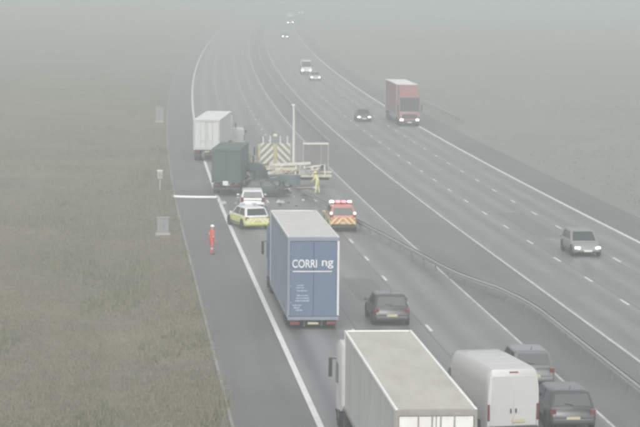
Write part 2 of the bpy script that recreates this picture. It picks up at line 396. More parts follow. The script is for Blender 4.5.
ARCH = {k: MB().tube([(-.055, 0, 0), (.055, 0, 0)], rr, 20).mesh('wheel_arch', M_DARK, smooth=40) for k, rr in ((False, .39), (True, .44))}
def car(label, loc, rz, L, Wd, H, paint, style='hatch', lit=False, cat='car', group=None, roof_paint=None, name='car', lower=None):
    root = thing(name, label, cat, loc, rz, group)
    w = Wd/2; r, f = -L/2, L/2; zb = 0.60*H; suv = style == 'suv'
    zl = 0.30 if suv else 0.22
    secs = [(r, .84, zl + .2, zb - .34), (r + .04, .91, zl + .1, zb - .22), (r + .16, .97, zl + .03, zb - .02), (r + .4, .99, zl, zb + .0), (r + .9, 1, zl, zb + .01), (0, 1, zl, zb),
            (f - 1.3, 1, zl, zb - .02), (f - .85, .985, zl, zb - .08), (f - .4, .95, zl + .02, zb - .17), (f - .12, .88, zl + .06, zb - .27), (f, .78, zl + .14, zb - .40)]
    if style == 'saloon': secs[2:4] = [(r + .12, .96, zl + .03, zb - .05), (r + .35, .985, zl, zb - .02)]
    rings = []
    for y, k, a, b in secs:
        x = w*k; h = b - a
        pts = [(.86, 0), (.97, .12), (1, .35), (1, .55), (.975, .86), (.90, 1)]
        rings.append([Vector((x*q, y, a + h*e)) for q, e in pts] + [Vector((-x*q, y, a + h*e)) for q, e in reversed(pts)])
    MB().loft(rings).build('body', paint, root, smooth=42)
    # cabin
    if style == 'saloon': yb0, yt0 = r + .62, r + 1.25
    elif suv: yb0, yt0 = r + .07, r + .30
    else: yb0, yt0 = r + .12, r + .55
    yb1, yt1 = f - 1.12, f - 1.95
    if L < 4.1: yb1, yt1 = f - .98, f - 1.68
    wb, wt = w*.93, w*.76
    def ring(y0, y1, ww, z, c):
        return [Vector(p) for p in ((-ww, y0 + c, z), (-ww + c, y0, z), (ww - c, y0, z), (ww, y0 + c, z), (ww, y1 - c, z), (ww - c, y1, z), (-ww + c, y1, z), (-ww, y1 - c, z))]
    zt = H
    cb = MB().loft([ring(yb0, yb1, wb, zb - .05, .10), ring(yb0 + (yt0 - yb0)*.9, yb1 + (yt1 - yb1)*.9, wb + (wt - wb)*.9, zt - .07, .10), ring(yt0 + .07, yt1 - .07, wt - .06, zt - .015, .10), ring(yt0 + .3, yt1 - .3, wt - .25, zt, .08)])
    cb.build('cabin', roof_paint or paint, root, smooth=38)
    z0, z1 = zb - .05, zt - .07
    yA, yB = yb0 + (yt0 - yb0)*.9, yb1 + (yt1 - yb1)*.9; wA = wb + (wt - wb)*.9; c = .10
    rear = [(-wb + c, yb0, z0), (wb - c, yb0, z0), (wA - c, yA, z1), (-wA + c, yA, z1)]
    front = [(wb - c, yb1, z0), (-wb + c, yb1, z0), (-wA + c, yB, z1), (wA - c, yB, z1)]
    left = [(-wb, yb1 - c, z0), (-wb, yb0 + c, z0), (-wA, yA + c, z1), (-wA, yB - c, z1)]
    right = [(wb, yb0 + c, z0), (wb, yb1 - c, z0), (wA, yB - c, z1), (wA, yA + c, z1)]
    pane('rear_window', rear, .01, .99, .2, .93, root); pane('windscreen', front, .0, 1.0, .1, .97, root)
    for s, q in ((0, left), (1, right)):
        if s == 0:
            pane('side_window', q, .08, .50, .16, .94, root, skew=.02); pane('side_window', q, .54, .95, .16, .94, root, skew=.02)
        else:
            pane('side_window', q, .05, .46, .16, .94, root, skew=.02); pane('side_window', q, .50, .92, .16, .94, root, skew=.02)
    rw = .33 if not suv else .37
    for s in (-1, 1):
        for y in (r + .78, f - .85):
            wheel(root, s*(w - .085), y, rw, .20)
            link('wheel_arch', ARCH[suv], root, (s*(w - .05), y, rw + .03))
        tz = zb - (.13 if not suv else .05)
        tl = B((s*w*.83, r + .085, tz), (.20, .10, .22 if not suv else .34), (0, 0, -s*.18)).build('tail_light', M_TAIL, root, bevel=.02)
        B((s*w*.70, f - .10, zb - .32), (.30, .10, .13), (0, 0, -s*.30)).build('headlight', lit if lit else M_LENS, root, bevel=.03)
        MB().loft([[Vector((s*(w - .02), yb1 - .45, zb + .02)), Vector((s*(w + .18), yb1 - .42, zb + .0)), Vector((s*(w + .18), yb1 - .42, zb + .15)), Vector((s*(w - .02), yb1 - .45, zb + .12))],
                   [Vector((s*(w - .02), yb1 - .37, zb + .02)), Vector((s*(w + .14), yb1 - .30, zb + .02)), Vector((s*(w + .14), yb1 - .30, zb + .13)), Vector((s*(w - .02), yb1 - .37, zb + .12))]]).build('door_mirror', lower or paint, root)
        for y in (0.05, -.85): B((s*(w*.995), y, zb - .12), (.03, .20, .03)).build('door_handle', M_DARK, root)
    MB().tube([(.02, yb0 + (yt0 - yb0)*.22 - .03, zb + (H - zb)*.2), (-.30, yb0 + (yt0 - yb0)*.30 - .03, zb + (H - zb)*.27)], .012, 5).build('rear_wiper', M_DARK, root)
    B((0, r + .035, zb - .06), (Wd*.74, .03, .012)).build('tailgate_seam', M_DARK, root)
    for s in (-1, 1):
        B((s*Wd*.36, r + .022, zb - .24), (.012, .03, .36)).build('tailgate_seam', M_DARK, root)
        for y in (.62, -.42): B((s*(w + .001), y, (zb + zl)/2 + .05), (.008, .014, (zb - zl)*.62)).build('door_seam', M_DARK, root)
        B((s*(w + .002), .0, zl + .16), (.02, L*.40, .07)).build('sill_trim', M_DARK, root)
    MB().tube([(0, yt0 + .35, H - .01), (0, yt0 + .12, H + .16)], .012, 5).build('aerial', M_DARK, root)
    B((0, r + .01, zl + .20), (Wd*.86, .12, .17)).build('rear_bumper', M_DARK if suv else paint, root, bevel=.04)
    B((0, f - .06, zl + .14), (Wd*.74, .12, .16)).build('grille', M_DARK, root, bevel=.04)
    B((0, r + .005, zb - .36), (.52, .09, .11)).build('number_plate', M_PLATE_Y, root)
    B((0, f - .0, zl + .19), (.52, .03, .11)).build('number_plate', M_PLATE_W, root)
    return root

def text_mesh(txt, size, m, name='lettering', extrude=0.003, bold=0.0):
    cu = bpy.data.curves.new(name, 'FONT'); cu.body = txt; cu.size = size; cu.extrude = extrude; cu.offset = bold; cu.align_x = 'LEFT'
    o = bpy.data.objects.new(name, cu); COL.objects.link(o)
    dg = bpy.context.evaluated_depsgraph_get(); me = bpy.data.meshes.new_from_object(o.evaluated_get(dg))
    bpy.data.objects.remove(o); me.name = name; me.materials.clear(); me.materials.append(m); return me

def cab_unit(root, y0, w, h, paint, lit=False, deflector=None, sleeper=2.2):
    """tractor cab from y0 (back) forwards"""
    x = w/2
    secs = [(0, .97, .95, h), (.25, 1, .80, h + .02), (1.3, 1, .55, h + .02), (sleeper - .45, 1, .50, h - .03), (sleeper - .15, .985, .45, h - .28), (sleeper - .03, .96, .42, 1.75), (sleeper + .10, .95, .40, 1.35)]
    rings = []
    for dy, k, a, b in secs:
        X = x*k
        rings.append([Vector((X*q, y0 + dy, a + (b - a)*e)) for q, e in ((.94, 0), (1, .05), (1, .93), (.93, 1))] + [Vector((-X*q, y0 + dy, a + (b - a)*e)) for q, e in ((.93, 1), (1, .93), (1, .05), (.94, 0))])
    cab = MB().loft(rings).build('cab', paint, root, smooth=35)
    fy0, fy1 = y0 + sleeper - .03, y0 + sleeper - .15
    q = [(x*.92, fy0 + .005, 1.75), (-x*.92, fy0 + .005, 1.75), (-x*.92, fy1, h - .34), (x*.92, fy1, h - .34)]
    pane('windscreen', q, 0, 1, .02, .98, root, off=.02)
    for s in (-1, 1):
        q = [(s*x, y0 + sleeper - 1.15, 1.7), (s*x, y0 + sleeper - .25, 1.6), (s*x, y0 + sleeper - .42, 2.45), (s*x, y0 + sleeper - 1.15, 2.45)]
        if s < 0: q = [q[1], q[0], q[3], q[2]]
        pane('side_window', q, 0, 1, 0, 1, root, off=.01)
        mi = B((s*(x + .20), y0 + sleeper - .12, 2.15), (.14, .12, .75)).build('mirror', M_DARK, root, bevel=.03)
        MB().tube([(s*(x - .02), y0 + sleeper - .25, 2.5), (s*(x + .2), y0 + sleeper - .14, 2.5)], .025, 6).build('mirror_arm', M_DARK, root)
        B((s*x*.76, y0 + sleeper + .06, .78), (.36, .12, .20), (0, 0, -s*.1)).build('headlight', lit if lit else M_LENS, root, bevel=.03)
    B((0, y0 + sleeper + .085, 1.2), (w*.72, .07, .5)).build('grille', M_DARK, root, bevel=.02)
    B((0, y0 + sleeper + .03, .52), (w*.97, .24, .36)).build('front_bumper', M_DARK, root, bevel=.05)
    B((0, y0 + sleeper + .165, .5), (.52, .03, .11)).build('number_plate', M_PLATE_W, root)
    if deflector:
        d0, dm = deflector
        MB().loft([[Vector((-x*.9, y0 + .15, h + .01)), Vector((x*.9, y0 + .15, h + .01)), Vector((x*.9, y0 + .15, d0)), Vector((-x*.9, y0 + .15, d0))],
                   [Vector((-x*.88, y0 + 1.2, h + .01)), Vector((x*.88, y0 + 1.2, h + .01)), Vector((x*.86, y0 + 1.1, h + .12)), Vector((-x*.86, y0 + 1.1, h + .12))]]).build('roof_deflector', dm, root, smooth=40)
    for s in (-1, 1):
        wheel(root, s*(x - .18), y0 + sleeper - .85, .5, .32)
        wheel(root, s*(x - .22), y0 - .75, .5, .42)
    B((0, y0 + .1, .85), (.9, 4.0, .28)).build('tractor_chassis', M_CHASSIS, root)

def lorry(name, label, cat, loc, rz, L, w, h, side, rear, roof, cab_paint, cab_h=3.4, lit=False, deflector=None, floor=1.15, axles=3, rods=True, gap=1.0, rigid=False, frame_m=None, rail_m=None, post_m=None, posts=True, mid_posts=True, group=None):
    root = thing(name, label, cat, loc, rz, group); x = w/2
    fm = frame_m or M_STEEL; rm = rail_m or mat('roof_rail_white', (0.80, 0.80, 0.78), 0.4, vary=.05)
    B((0, L/2 + .03, (floor + h - .05)/2), (w - .04, L - .10, h - .05 - floor)).build('trailer_body', side, root, bevel=.03)
    nrf = max(4, int(L/1.5)); rf = MB()
    rp = MB().box((0, L/2, h - .035), (w - .16, L - .16, .05)).build('roof', roof, root, bevel=.01)
    for i in range(1, nrf):
        B((0, L*i/nrf, h - .009), (w - .22, .05, .004)).build('roof_rib', roof, rp)
    for s in (-1, 1):
        B((s*(x - .04), L/2, h - .03), (.09, L, .11)).build('roof_rail', rm, root, bevel=.02)
        B((s*(x - .035), L/2, floor + .04), (.075, L - .04, .15)).build('side_rail', fm, root, bevel=.01)
    B((0, L - .05, h - .03), (w - .2, .10, .10)).build('roof_rail', rm, root, bevel=.02)
    if posts:
        k = max(3, int(L/1.25))
        for s in (-1, 1):
            for i in range(k + 1):
                if not mid_posts and i not in (0, k): continue
                yy = .1 + (L - .2)*i/k
                B((s*(x - .012), yy, (floor + h)/2), (.03, .055 if i not in (0, k) else .11, h - floor - .2)).build('curtain_post', rm if i in (0, k) else side, root)
    # rear end
    B((0, .0, h - .09), (w, .10, .19)).build('rear_header', fm, root, bevel=.015)
    B((0, .0, floor + .02), (w, .12, .16)).build('rear_sill', fm, root, bevel=.015)
    for s in (-1, 1):
        B((s*(x - .05), .0, (floor + h)/2), (.10, .098, h - floor - .34)).build('rear_corner_post', (post_m or fm) if s > 0 else fm, root, bevel=.01)
        dw = (w - .24)/2
        dr = B((s*(dw/2 + .008), .02, (floor + .11 + h - .19)/2), (dw - .01, .06, h - floor - .32)).build('rear_door', rear, root, bevel=.012)
        if rods:
            for xx in (.13, .55):
                MB().tube([(s*xx, -.035, floor + .02), (s*xx, -.035, h - .06)], .022, 6).build('lock_rod', fm, dr)
            B((s*.34, -.03, floor + .75), (.42, .03, .05)).build('door_lever', fm, dr)
        for zz in (.2, .4, .6, .8):
            B((s*(x - .12), -.02, floor + (h - floor)*zz), (.14, .03, .07)).build('hinge', fm, dr)
        tl = B((s*(x - .36), .06, floor - .22), (.46, .08, .16)).build('tail_light', M_TAIL, root, bevel=.02)
        B((s*(x - .30), .55, .62), (.46, .03, .55)).build('mudflap', M_DARK, root)
        B((s*(x - .10), L*.5, .78), (.04, L*.36, .32)).build('side_guard', M_STEEL, root)
    B((0, .10, .62), (w - .3, .10, .13)).build('underrun_bar', M_CHASSIS, root, bevel=.02)
    B((0, .03, floor - .22), (.52, .03, .11)).build('number_plate', M_PLATE_Y, root)
    for s in (-1, 1):
        B((s*.42, L*.5, floor - .22), (.12, L*.98, .30)).build('chassis_rail', M_CHASSIS, root)
        for i in range(axles):
            wheel(root, s*(x - .22), 1.35 + 1.32*i if not rigid else 2.0, .5, .40)
    if not rigid:
        for s in (-1, 1): B((s*.75, L - 3.2, .58), (.12, .12, 1.0)).build('landing_leg', M_CHASSIS, root)
    if cab_paint is not None:
        cab_unit(root, L + gap, min(w, 2.5), cab_h, cab_paint, lit, deflector, 1.8 if rigid else 2.2)
    return root

# ------------------------------------------------------------------ lorries in the queue and the incident
def paint(n, c, **k): return mat('paint_' + n, c, **{**dict(rough=.32, coat=.5, vary=.05, dirt=.15), **k})

# near cream-topped lorry, lane one
near_y = 65.0
h_near = 4.05
p = px(436.5, 409.5, h_near); hd = head(p.y)
cream = mat('cream_lorry_roof', (0.47, 0.465, 0.405), .6, vary=.10, scale=.7, dirt=.55, dirt_col=(.30, .29, .24), stretch=(1, .25, 1))
grey_side = mat('pale_grey_curtain', (0.52, 0.53, 0.53), .55, vary=.10, scale=.8, dirt=.4, dirt_col=(.24, .24, .23), stretch=(1, .6, .3))
lorry('articulated_lorry', 'large white articulated lorry with cream roof nearest the camera', 'lorry', (p.x, p.y, 0), hd, 14.9, 2.5, h_near, grey_side, M_WHITE, cream,
      paint('lorry_white', (.7, .7, .7)), cab_h=3.3, mid_posts=False, frame_m=mat('lorry_rear_frame', (.30, .29, .26), .6, dirt=.4))

# blue high trailer, lane one
p = px(313, 330); hd = head(p.y)
blue = mat('blue_trailer', (0.105, 0.15, 0.235), .5, vary=.10, scale=.5, dirt=.25, dirt_col=(.20, .23, .27), stretch=(1, 1, .4))
bl_roof = mat('pale_trailer_roof', (0.55, 0.55, 0.53), .6, vary=.08, scale=.6, dirt=.35, dirt_col=(.40, .39, .36))
bl = lorry('articulated_lorry', 'tall blue-backed articulated lorry with pale roof and white lettering on its doors', 'lorry', (p.x, p.y, 0), hd, 12.4, 2.5, 4.55, mat('blue_grey_curtain', (.20, .26, .34), .55, vary=.1, dirt=.4, dirt_col=(.25, .27, .28)), blue, bl_roof,
      paint('cab_blue', (.08, .13, .3)), cab_h=3.6, floor=.55, axles=2, rods=False, frame_m=mat('blue_rear_frame', (.22, .26, .33), .5, dirt=.3), rail_m=mat('pale_corner_post', (.66, .67, .68), .45), post_m=mat('pale_corner_post', (.66, .67, .68)))
wht = mat('white_print', (.72, .74, .74), .5)
def write_fit(txt, x0, x1, z0, z1):
    me = text_mesh(txt, .6, wht, 'lettering', bold=.008)
    xs = [v.co.x for v in me.vertices]; ys = [v.co.y for v in me.vertices]
    kx, ky = (x1 - x0)/(max(xs) - min(xs)), (z1 - z0)/(max(ys) - min(ys)); mx, my = min(xs), min(ys)
    for v in me.vertices: v.co.x = (v.co.x - mx)*kx; v.co.y = (v.co.y - my)*ky
    link('lettering', me, bl, (x0, -.021, z0), (PI/2, 0, 0))
write_fit('CORRI', -1.04, .16, 3.06, 3.46); write_fit('ng', .40, .96, 3.02, 3.42)
B((-.06, -.018, 2.88), (1.9, .008, .05)).build('underline', wht, bl)
for i, (zz, ww, x0) in enumerate(((2.2, .32, -.82), (2.08, .40, -.86), (1.93, .46, -.82), (1.70, .50, -.82), (1.57, .62, -.86), (1.44, .70, -.90), (1.22, .30, -1.02), (1.10, .26, -.96), (.98, .3, -.86))):
    cuts = [0.0]
    while cuts[-1] < ww: cuts.append(cuts[-1] + random.uniform(.07, .19))
    mbp = MB()
    for c_, d_ in zip(cuts[:-1], cuts[1:]): mbp.box((x0 + (c_ + d_)/2, -.018, zz), (d_ - c_ - .025, .008, .05 + .02*random.random()))
    mbp.build('printed_line', mat('faint_white_print', (.36, .41, .48), .5), bl)

# white box lorry slewed across the edge line
p = px(206.5, 161.5)
wl_side = mat('white_box_side', (.72, .73, .73), .5, vary=.06, dirt=.3, dirt_col=(.5, .5, .48))
lorry('articulated_lorry', 'white box lorry stopped askew over the hard shoulder line, left of the wreckage', 'lorry', (p.x, p.y, 0), -math.radians(2.1), 13.6, 2.5, 3.92, wl_side, mat('white_box_rear', (.62, .63, .63), .5, vary=.06, dirt=.3), mat('white_box_roof', (.78, .79, .79), .5, dirt=.15, dirt_col=(.6, .6, .6)),
      paint('cab_white', (.7, .7, .7)), cab_h=3.4, rods=True, posts=False, frame_m=mat('box_frame_pale', (.5, .5, .5), .5))

# dark green lorry behind it
p = px(226, 196.5)
dg = mat('dark_green_box', (.045, .085, .078), .55, vary=.15, dirt=.3, dirt_col=(.09, .12, .11))
gl = lorry('box_lorry', 'dark green box lorry standing just behind the white box lorry', 'lorry', (p.x, p.y, 0), -math.radians(3.2), 7.2, 2.3, 3.75, dg, dg, mat('dark_green_roof', (.07, .11, .10), .6), paint('cab_green', (.04, .08, .07)), cab_h=2.9, rods=False, gap=.2, rigid=True, axles=1,
           frame_m=mat('green_frame', (.06, .10, .095), .6), rail_m=mat('green_rail', (.08, .12, .115), .5), posts=False)
B((-.05, -.05, 1.05), (.42, .06, .36)).build('rear_lamp_cluster', M_LENS, gl, bevel=.03)

# ------------------------------------------------------------------ white panel van
def van(name, label, loc, rz, L, Wd, H, paintm, lit=False, group=None):
    root = thing(name, label, 'van', loc, rz, group); x = Wd/2
    secs = [(0, .965, .42, H - .10), (.05, .985, .36, H - .03), (.4, 1, .34, H), (L*.5, 1, .32, H), (L - 2.1, 1, .34, H - .03), (L - 1.75, .985, .34, H - .16), (L - .98, .97, .34, 1.38), (L - .9, .97, .34, 1.25), (L - .25, .93, .36, 1.02), (L - .03, .86, .42, .80), (L, .80, .48, .66)]
    rings = []
    for y, k, a, b in secs:
        hh = b - a; tw = .90 if b > 1.5 else .96
        pts = [(.9, 0), (1, .06), (1.0, .5), (.985, .70), (tw + .015, .94), (tw - .10, 1)]
        rings.append([Vector((x*k*q, y, a + hh*e)) for q, e in pts] + [Vector((-x*k*q, y, a + hh*e)) for q, e in reversed(pts)])
    MB().loft(rings).build('body', paintm, root, smooth=40)
    for s in (-1, 1):
        dw = x*.86
        q = [(0, -.006, .62), (dw, -.006, .62), (dw*.96, .008, H - .28), (0, .008, H - .28)]
        if s < 0: q = [(-dw, -.006, .62), (0, -.006, .62), (0, .008, H - .28), (-dw*.96, .008, H - .28)]
        dr = pane('rear_door', q, .01, .99, 0, 1, root, paintm, off=.0, th=.03)
        B((s*.10, -.035, 1.18), (.05, .04, .16)).build('door_handle', M_DARK, dr)
        B((s*(x*.925), .02, 1.12), (.09, .10, .62)).build('tail_light', M_TAIL, root, bevel=.02)
        wheel(root, s*(x - .12), 1.05, .34, .22); wheel(root, s*(x - .12), L - .95, .34, .22)
        for y in (1.05, L - .95): B((s*(x - .085), y, .40), (.19, .80, .72)).build('wheel_arch', M_DARK, root, bevel=.06)
        B((s*(x + .13), L - 1.62, 1.52), (.20, .14, .36)).build('door_mirror', M_DARK, root, bevel=.03)
        q = [(s*x*.985, L - 1.95, 1.28), (s*x*.985, L - 1.15, 1.28), (s*x*.95, L - 1.62, 1.98), (s*x*.95, L - 1.95, 1.98)]
        if s < 0: q = [q[1], q[0], q[3], q[2]]
        pane('side_window', q, 0, 1, 0, 1, root, off=.015)
        B((s*x*.72, L - .10, .84), (.30, .14, .24), (0, 0, -s*.3)).build('headlight', lit if lit else M_LENS, root, bevel=.03)
        B((s*x*.992, L*.42, 1.15), (.03, L*.42, .07)).build('side_rub_strip', M_DARK, root)
    q = [(x*.88, L - .97, 1.40), (-x*.88, L - .97, 1.40), (-x*.84, L - 1.72, H - .20), (x*.84, L - 1.72, H - .20)]
    pane('windscreen', q, 0, 1, .02, .98, root, off=.015)
    B((0, -.03, .50), (Wd*.94, .16, .20)).build('rear_bumper', M_DARK, root, bevel=.04)
    B((0, L - .02, .55), (Wd*.78, .12, .22)).build('front_bumper', M_DARK, root, bevel=.04)
    B((0, .03, H - .14), (.34, .07, .06)).build('brake_light', M_TAIL, root, bevel=.01)
    B((.2, -.04, .80), (.52, .03, .11)).build('number_plate', M_PLATE_Y, root)
    for i in range(3): B((0, L*(.18 + .2*i), H + .004), (Wd*.62, .05, .022)).build('roof_rib', paintm, root)
    return root
vw = paint('van_white', (.52, .52, .51), dirt=.25, dirt_col=(.45, .44, .41), rough=.4)
p = px(514, 368.5, 2.75)
van('panel_van', 'white high-roofed panel van beside the cream-topped lorry', (p.x, p.y, 0), head(p.y) + .145, 6.5, 2.05, 2.75, vw)
p = px(236, 148.5)
van('panel_van', 'small silver van mostly hidden beyond the white box lorry', (p.x, p.y, 0), head(p.y) - .02, 4.4, 1.8, 2.1, paint('van_silver', (.45, .46, .46)))

# ------------------------------------------------------------------ cars going away
def by_rear(x, y, L, z=0.0, a=None):
    q = px(x, y, z); rz = head(q.y) if a is None else a
    return (q.x - math.sin(rz)*L/2, q.y + math.cos(rz)*L/2, 0), rz
l, rz = by_rear(392, 326.5, 4.2); car('dark grey hatchback in the middle lane beside the blue-backed lorry', l, rz, 4.2, 1.85, 1.52, paint('dark_grey', (.055, .06, .062)))
l, rz = by_rear(534, 389, 4.4); car('grey hatchback in the right lane, partly hidden by the white van', l, rz, 4.4, 1.85, 1.52, paint('mid_grey', (.16, .165, .17)))
l, rz = by_rear(573, 432, 4.6); car('dark car in the right lane at the bottom right, behind the grey hatchback', l, rz, 4.6, 1.86, 1.48, paint('charcoal', (.06, .062, .065)))

# ------------------------------------------------------------------ oncoming traffic
def by_front(x, y, L):
    q = px(x, y); rz = head(q.y) + PI
    return (q.x - math.sin(rz)*(-L/2), q.y + math.cos(rz)*(-L/2), 0), rz
OG = 'oncoming traffic on the right carriageway'
l, rz = by_front(588, 257.5, 4.4); car('silver car with headlights on, nearest of the oncoming traffic at the right edge', l, rz, 4.4, 1.84, 1.50, paint('silver_haze', (.26, .265, .265), coat=0, rough=.5), lit=M_DIPPED, group=OG)
l, rz = by_front(364.3, 122, 4.3); car('dark car with headlights on, left of the red lorry', l, rz, 4.3, 1.84, 1.50, paint('oncoming_dark', (.10, .105, .11)), lit=M_DIPPED, group=OG)
l, rz = by_front(315.5, 81, 4.3); car('pale car leading the white van on the far right carriageway', l, rz, 4.3, 1.86, 1.55, paint('oncoming_pale', (.5, .5, .5)), lit=M_DIPPED, group=OG)
l, rz = by_front(285, 38.5, 4.4); car('tiny far car with headlights, left of the two distant white lorries', l, rz, 4.4, 1.86, 1.55, paint('oncoming_far', (.3, .3, .3)), lit=M_LAMP, group=OG)
q = px(306.5, 75); rz = head(q.y) + PI
van('panel_van', 'white van following the pale car on the far right carriageway', (q.x + math.sin(rz)*5.6, q.y - math.cos(rz)*5.6, 0), rz, 5.6, 2.0, 2.6, paint('van_white_far', (.74, .74, .74)), lit=M_DIPPED, group=OG)

def oncoming_lorry(label, q, Lt, h, side, roof, cabm, cab_h, lit, deflector=None):
    rz = head(q.y) + PI; tot = Lt + 1.0 + 2.3
    lorry('articulated_lorry', label, 'lorry', (q.x + math.sin(rz)*tot, q.y - math.cos(rz)*tot, 0), rz, Lt, 2.5, h, side, side, roof, cabm, cab_h, lit, deflector, axles=3, group=OG)
red = mat('red_curtain', (.27, .13, .135), .5, vary=.12, dirt=.3, dirt_col=(.28, .2, .2))
oncoming_lorry('red articulated lorry with white roof fairing and headlights on', px(409.5, 126.5), 13.6, 4.85, red, mat('pale_lorry_roof', (.84, .84, .83), .5), mat('red_cab', (.29, .13, .135), .35, coat=.4), 3.75, M_DIPPED, (4.72, mat('red_cab', (.29, .13, .135))))
wh2 = mat('far_white_curtain', (.75, .75, .75), .5)
for (Y, u, lb) in ((885, U_OO - 1.9, 'distant white lorry, nearer of the two at the top of the road'), (1190, U_OO - 1.9, 'most distant white lorry, at the very top of the road')):
    oncoming_lorry(lb, road(Y, u), 12.0, 4.3, wh2, wh2, mat('far_white_cab', (.75, .75, .75), .4), 3.5, M_LAMP, (4.2, wh2))

# ------------------------------------------------------------------ emergency vehicles
yel = (.62, .66, .10); 
P_WHITE = paint('patrol_white', (.75, .76, .74))
P_YEL = mat_battenburg('battenburg_print', (.62, .66, .12), (.66, .67, .42), .42)
q = px(247.5, 226.5); PA = math.radians(21)
pc = car('yellow-green and white patrol car parked slantwise in lane one beside the hard shoulder', (q.x, q.y, 0), PA, 4.35, 1.84, 1.52, P_YEL, 'hatch', roof_paint=P_WHITE, name='patrol_car', cat='patrol car', lower=P_WHITE)
MB().slab([(-.78, -2.20, .46), (.78, -2.20, .46), (.80, -2.16, .80), (-.80, -2.16, .80)], .03).build('rear_chevrons', mat_chevron('yellow_white_chevrons', (.62, .62, .26), (.70, .70, .62), 3.0), pc)
lb = B((0, -.1, 1.575), (1.25, .28, .11)).build('light_bar', M_LENS, pc, bevel=.04)
for s_ in (-1, 1): B((s_*.42, -.1, 1.59), (.34, .30, .11)).build('beacon_lens', mat('blue_beacon', (.35, .45, .62), .25), lb, bevel=.03)
l, rz = by_rear(253.5, 212.5, 4.5)
wc = car('plain white car standing just beyond the slanted patrol car', l, rz - .03, 4.5, 1.86, 1.62, P_WHITE, 'suv')

l, rz = by_rear(343, 232.5, 4.6)
rcar = car('yellow rear-chevroned response car with a lit red light bar, beside the bent barrier', l, rz, 4.6, 1.90, 1.78, mat('response_yellow', (.52, .47, .22), .4, vary=.06, dirt=.2, dirt_col=(.4, .38, .3)), 'suv', roof_paint=mat('response_roof', (.58, .22, .19), .4), name='response_car', cat='response car')
MB().slab([(-.82, -2.322, .46), (.82, -2.322, .46), (.84, -2.28, 1.02), (-.84, -2.28, 1.02)], .03).build('rear_chevrons', mat_chevron('red_yellow_chevrons', (.55, .16, .12), (.66, .60, .26), 2.6), rcar)
lb = B((0, -.6, 1.84), (1.45, .30, .10)).build('light_bar', M_DARK, rcar, bevel=.03)
for xx, mm in ((-.62, mat('lit_white_beacon', (1.0, .97, .95), .3, emit=3.0)), (-.2, mat('lit_red_beacon', (1.0, .22, .25), .3, emit=2.2)), (.2, mat('lit_red_beacon', (1, .2, .2))), (.6, mat('lit_pink_beacon', (1.0, .75, .75), .3, emit=1.6))):
    B((xx, -.6, 1.93), (.30, .30, .16)).build('beacon_lens', mm, lb, bevel=.04)
for s in (-1, 1): B((s*.80, -2.18, 1.30), (.18, .10, .16)).build('rear_flasher', mat('lit_pink_beacon', (1, .7, .7)), rcar, bevel=.03)

# ------------------------------------------------------------------ impact protection lorry with chevron boards
q = px(275, 182.5); hd = head(q.y)
ip = thing('impact_protection_lorry', 'works lorry carrying two big pale chevron boards, in the middle lane beyond the wreckage', 'lorry', (q.x, q.y, 0), hd)
ipy = mat('works_yellow', (.50, .46, .24), .5, dirt=.4)
MC = mat_chevron('board_chevrons', (.66, .65, .54), (.24, .24, .22), 1.65)
for s in (-1, 1):
    b = B((s*.71, 0, 2.45), (1.22, .08, 1.75)).build('chevron_board', MC, ip, bevel=.01)
    for xx in (.15, 1.27): B((s*xx, .02, 2.45), (.06, .13, 1.86)).build('board_frame', M_STEEL, ip)
    for xx in (.42, 1.02):
        B((s*xx, .06, 3.62), (.10, .07, .62)).build('board_post', mat('pale_post', (.62, .62, .58), .5), ip, bevel=.01)
    B((s*.9, -.02, 1.25), (.4, .1, .2)).build('tail_light', M_TAIL, ip, bevel=.02)
    for y in (1.6, 5.6): wheel(ip, s*1.0, y, .48, .34)
    B((s*.42, 3.3, .95), (.12, 6.4, .28)).build('chassis_rail', M_CHASSIS, ip)
B((0, .6, 1.35), (2.4, 1.0, .5)).build('crash_cushion', ipy, ip, bevel=.05)
B((0, 2.9, 1.28), (2.4, 3.6, .22)).build('bed', ipy, ip, bevel=.03)
for s in (-1, 1): B((s*1.2, 2.9, 1.62), (.05, 3.5, .45)).build('dropside', ipy, ip, bevel=.01)
B((0, .15, 3.98), (.34, .2, .24)).build('warning_beacon', mat('pale_beacon', (.7, .66, .5), .3), ip, bevel=.05)
cab_unit(ip, 4.9, 2.4, 2.8, ipy, sleeper=1.8)

# ------------------------------------------------------------------ dark car side-on, wrecked
q = px(266.5, 197.5)
crash = car('dark teal wrecked hatchback standing side-on beyond the plain white car', (q.x, q.y + .95, 0), -math.radians(83), 3.75, 1.75, 1.36, paint('dark_teal', (.03, .055, .06), dirt=.25, rough=.6, coat=0))
for i, (a, b, c, rr) in enumerate(((-.75, .62, 1.36, .5), (.65, -.55, 1.2, -.35), (.88, 1.55, .62, .8))):
    MB().slab([(a - .3, b - .25, c), (a + .3, b - .28, c + .05), (a + .26, b + .3, c + .16), (a - .22, b + .26, c + .12)], .02).build('crumpled_panel', mat('bare_torn_metal', (.42, .45, .46), .4, .4), crash)

# ------------------------------------------------------------------ crushed cab between the green lorry and the chevron boards
q = px(253.5, 189.5)
wk = thing('wrecked_cab', 'crushed dark lorry cab between the dark green lorry and the chevron boards', 'wreck', (q.x, q.y, 0), math.radians(-24))
wm = mat('crushed_dark_cab', (.055, .085, .088), .6, vary=.25, dirt=.4, dirt_col=(.12, .12, .11)); rings = []
for k, (y, ww, z0, z1) in enumerate(((-1.0, .75, .55, 1.75), (-.6, .95, .45, 2.15), (-.1, .92, .42, 2.35), (.4, 1.0, .45, 2.05), (.8, .9, .5, 1.55), (1.1, .75, .6, 1.2))):
    rg = []
    for j in range(12):
        t = 2*PI*j/12; c_, s_ = math.cos(t), math.sin(t)
        ex = lambda v: math.copysign(abs(v)**.45, v)
        jt = 1 + random.uniform(-.13, .08)
        rg.append(Vector((ex(c_)*ww*jt, y + random.uniform(-.1, .1), (z0 + z1)/2 + ex(s_)*(z1 - z0)/2*jt)))
    rings.append(rg)
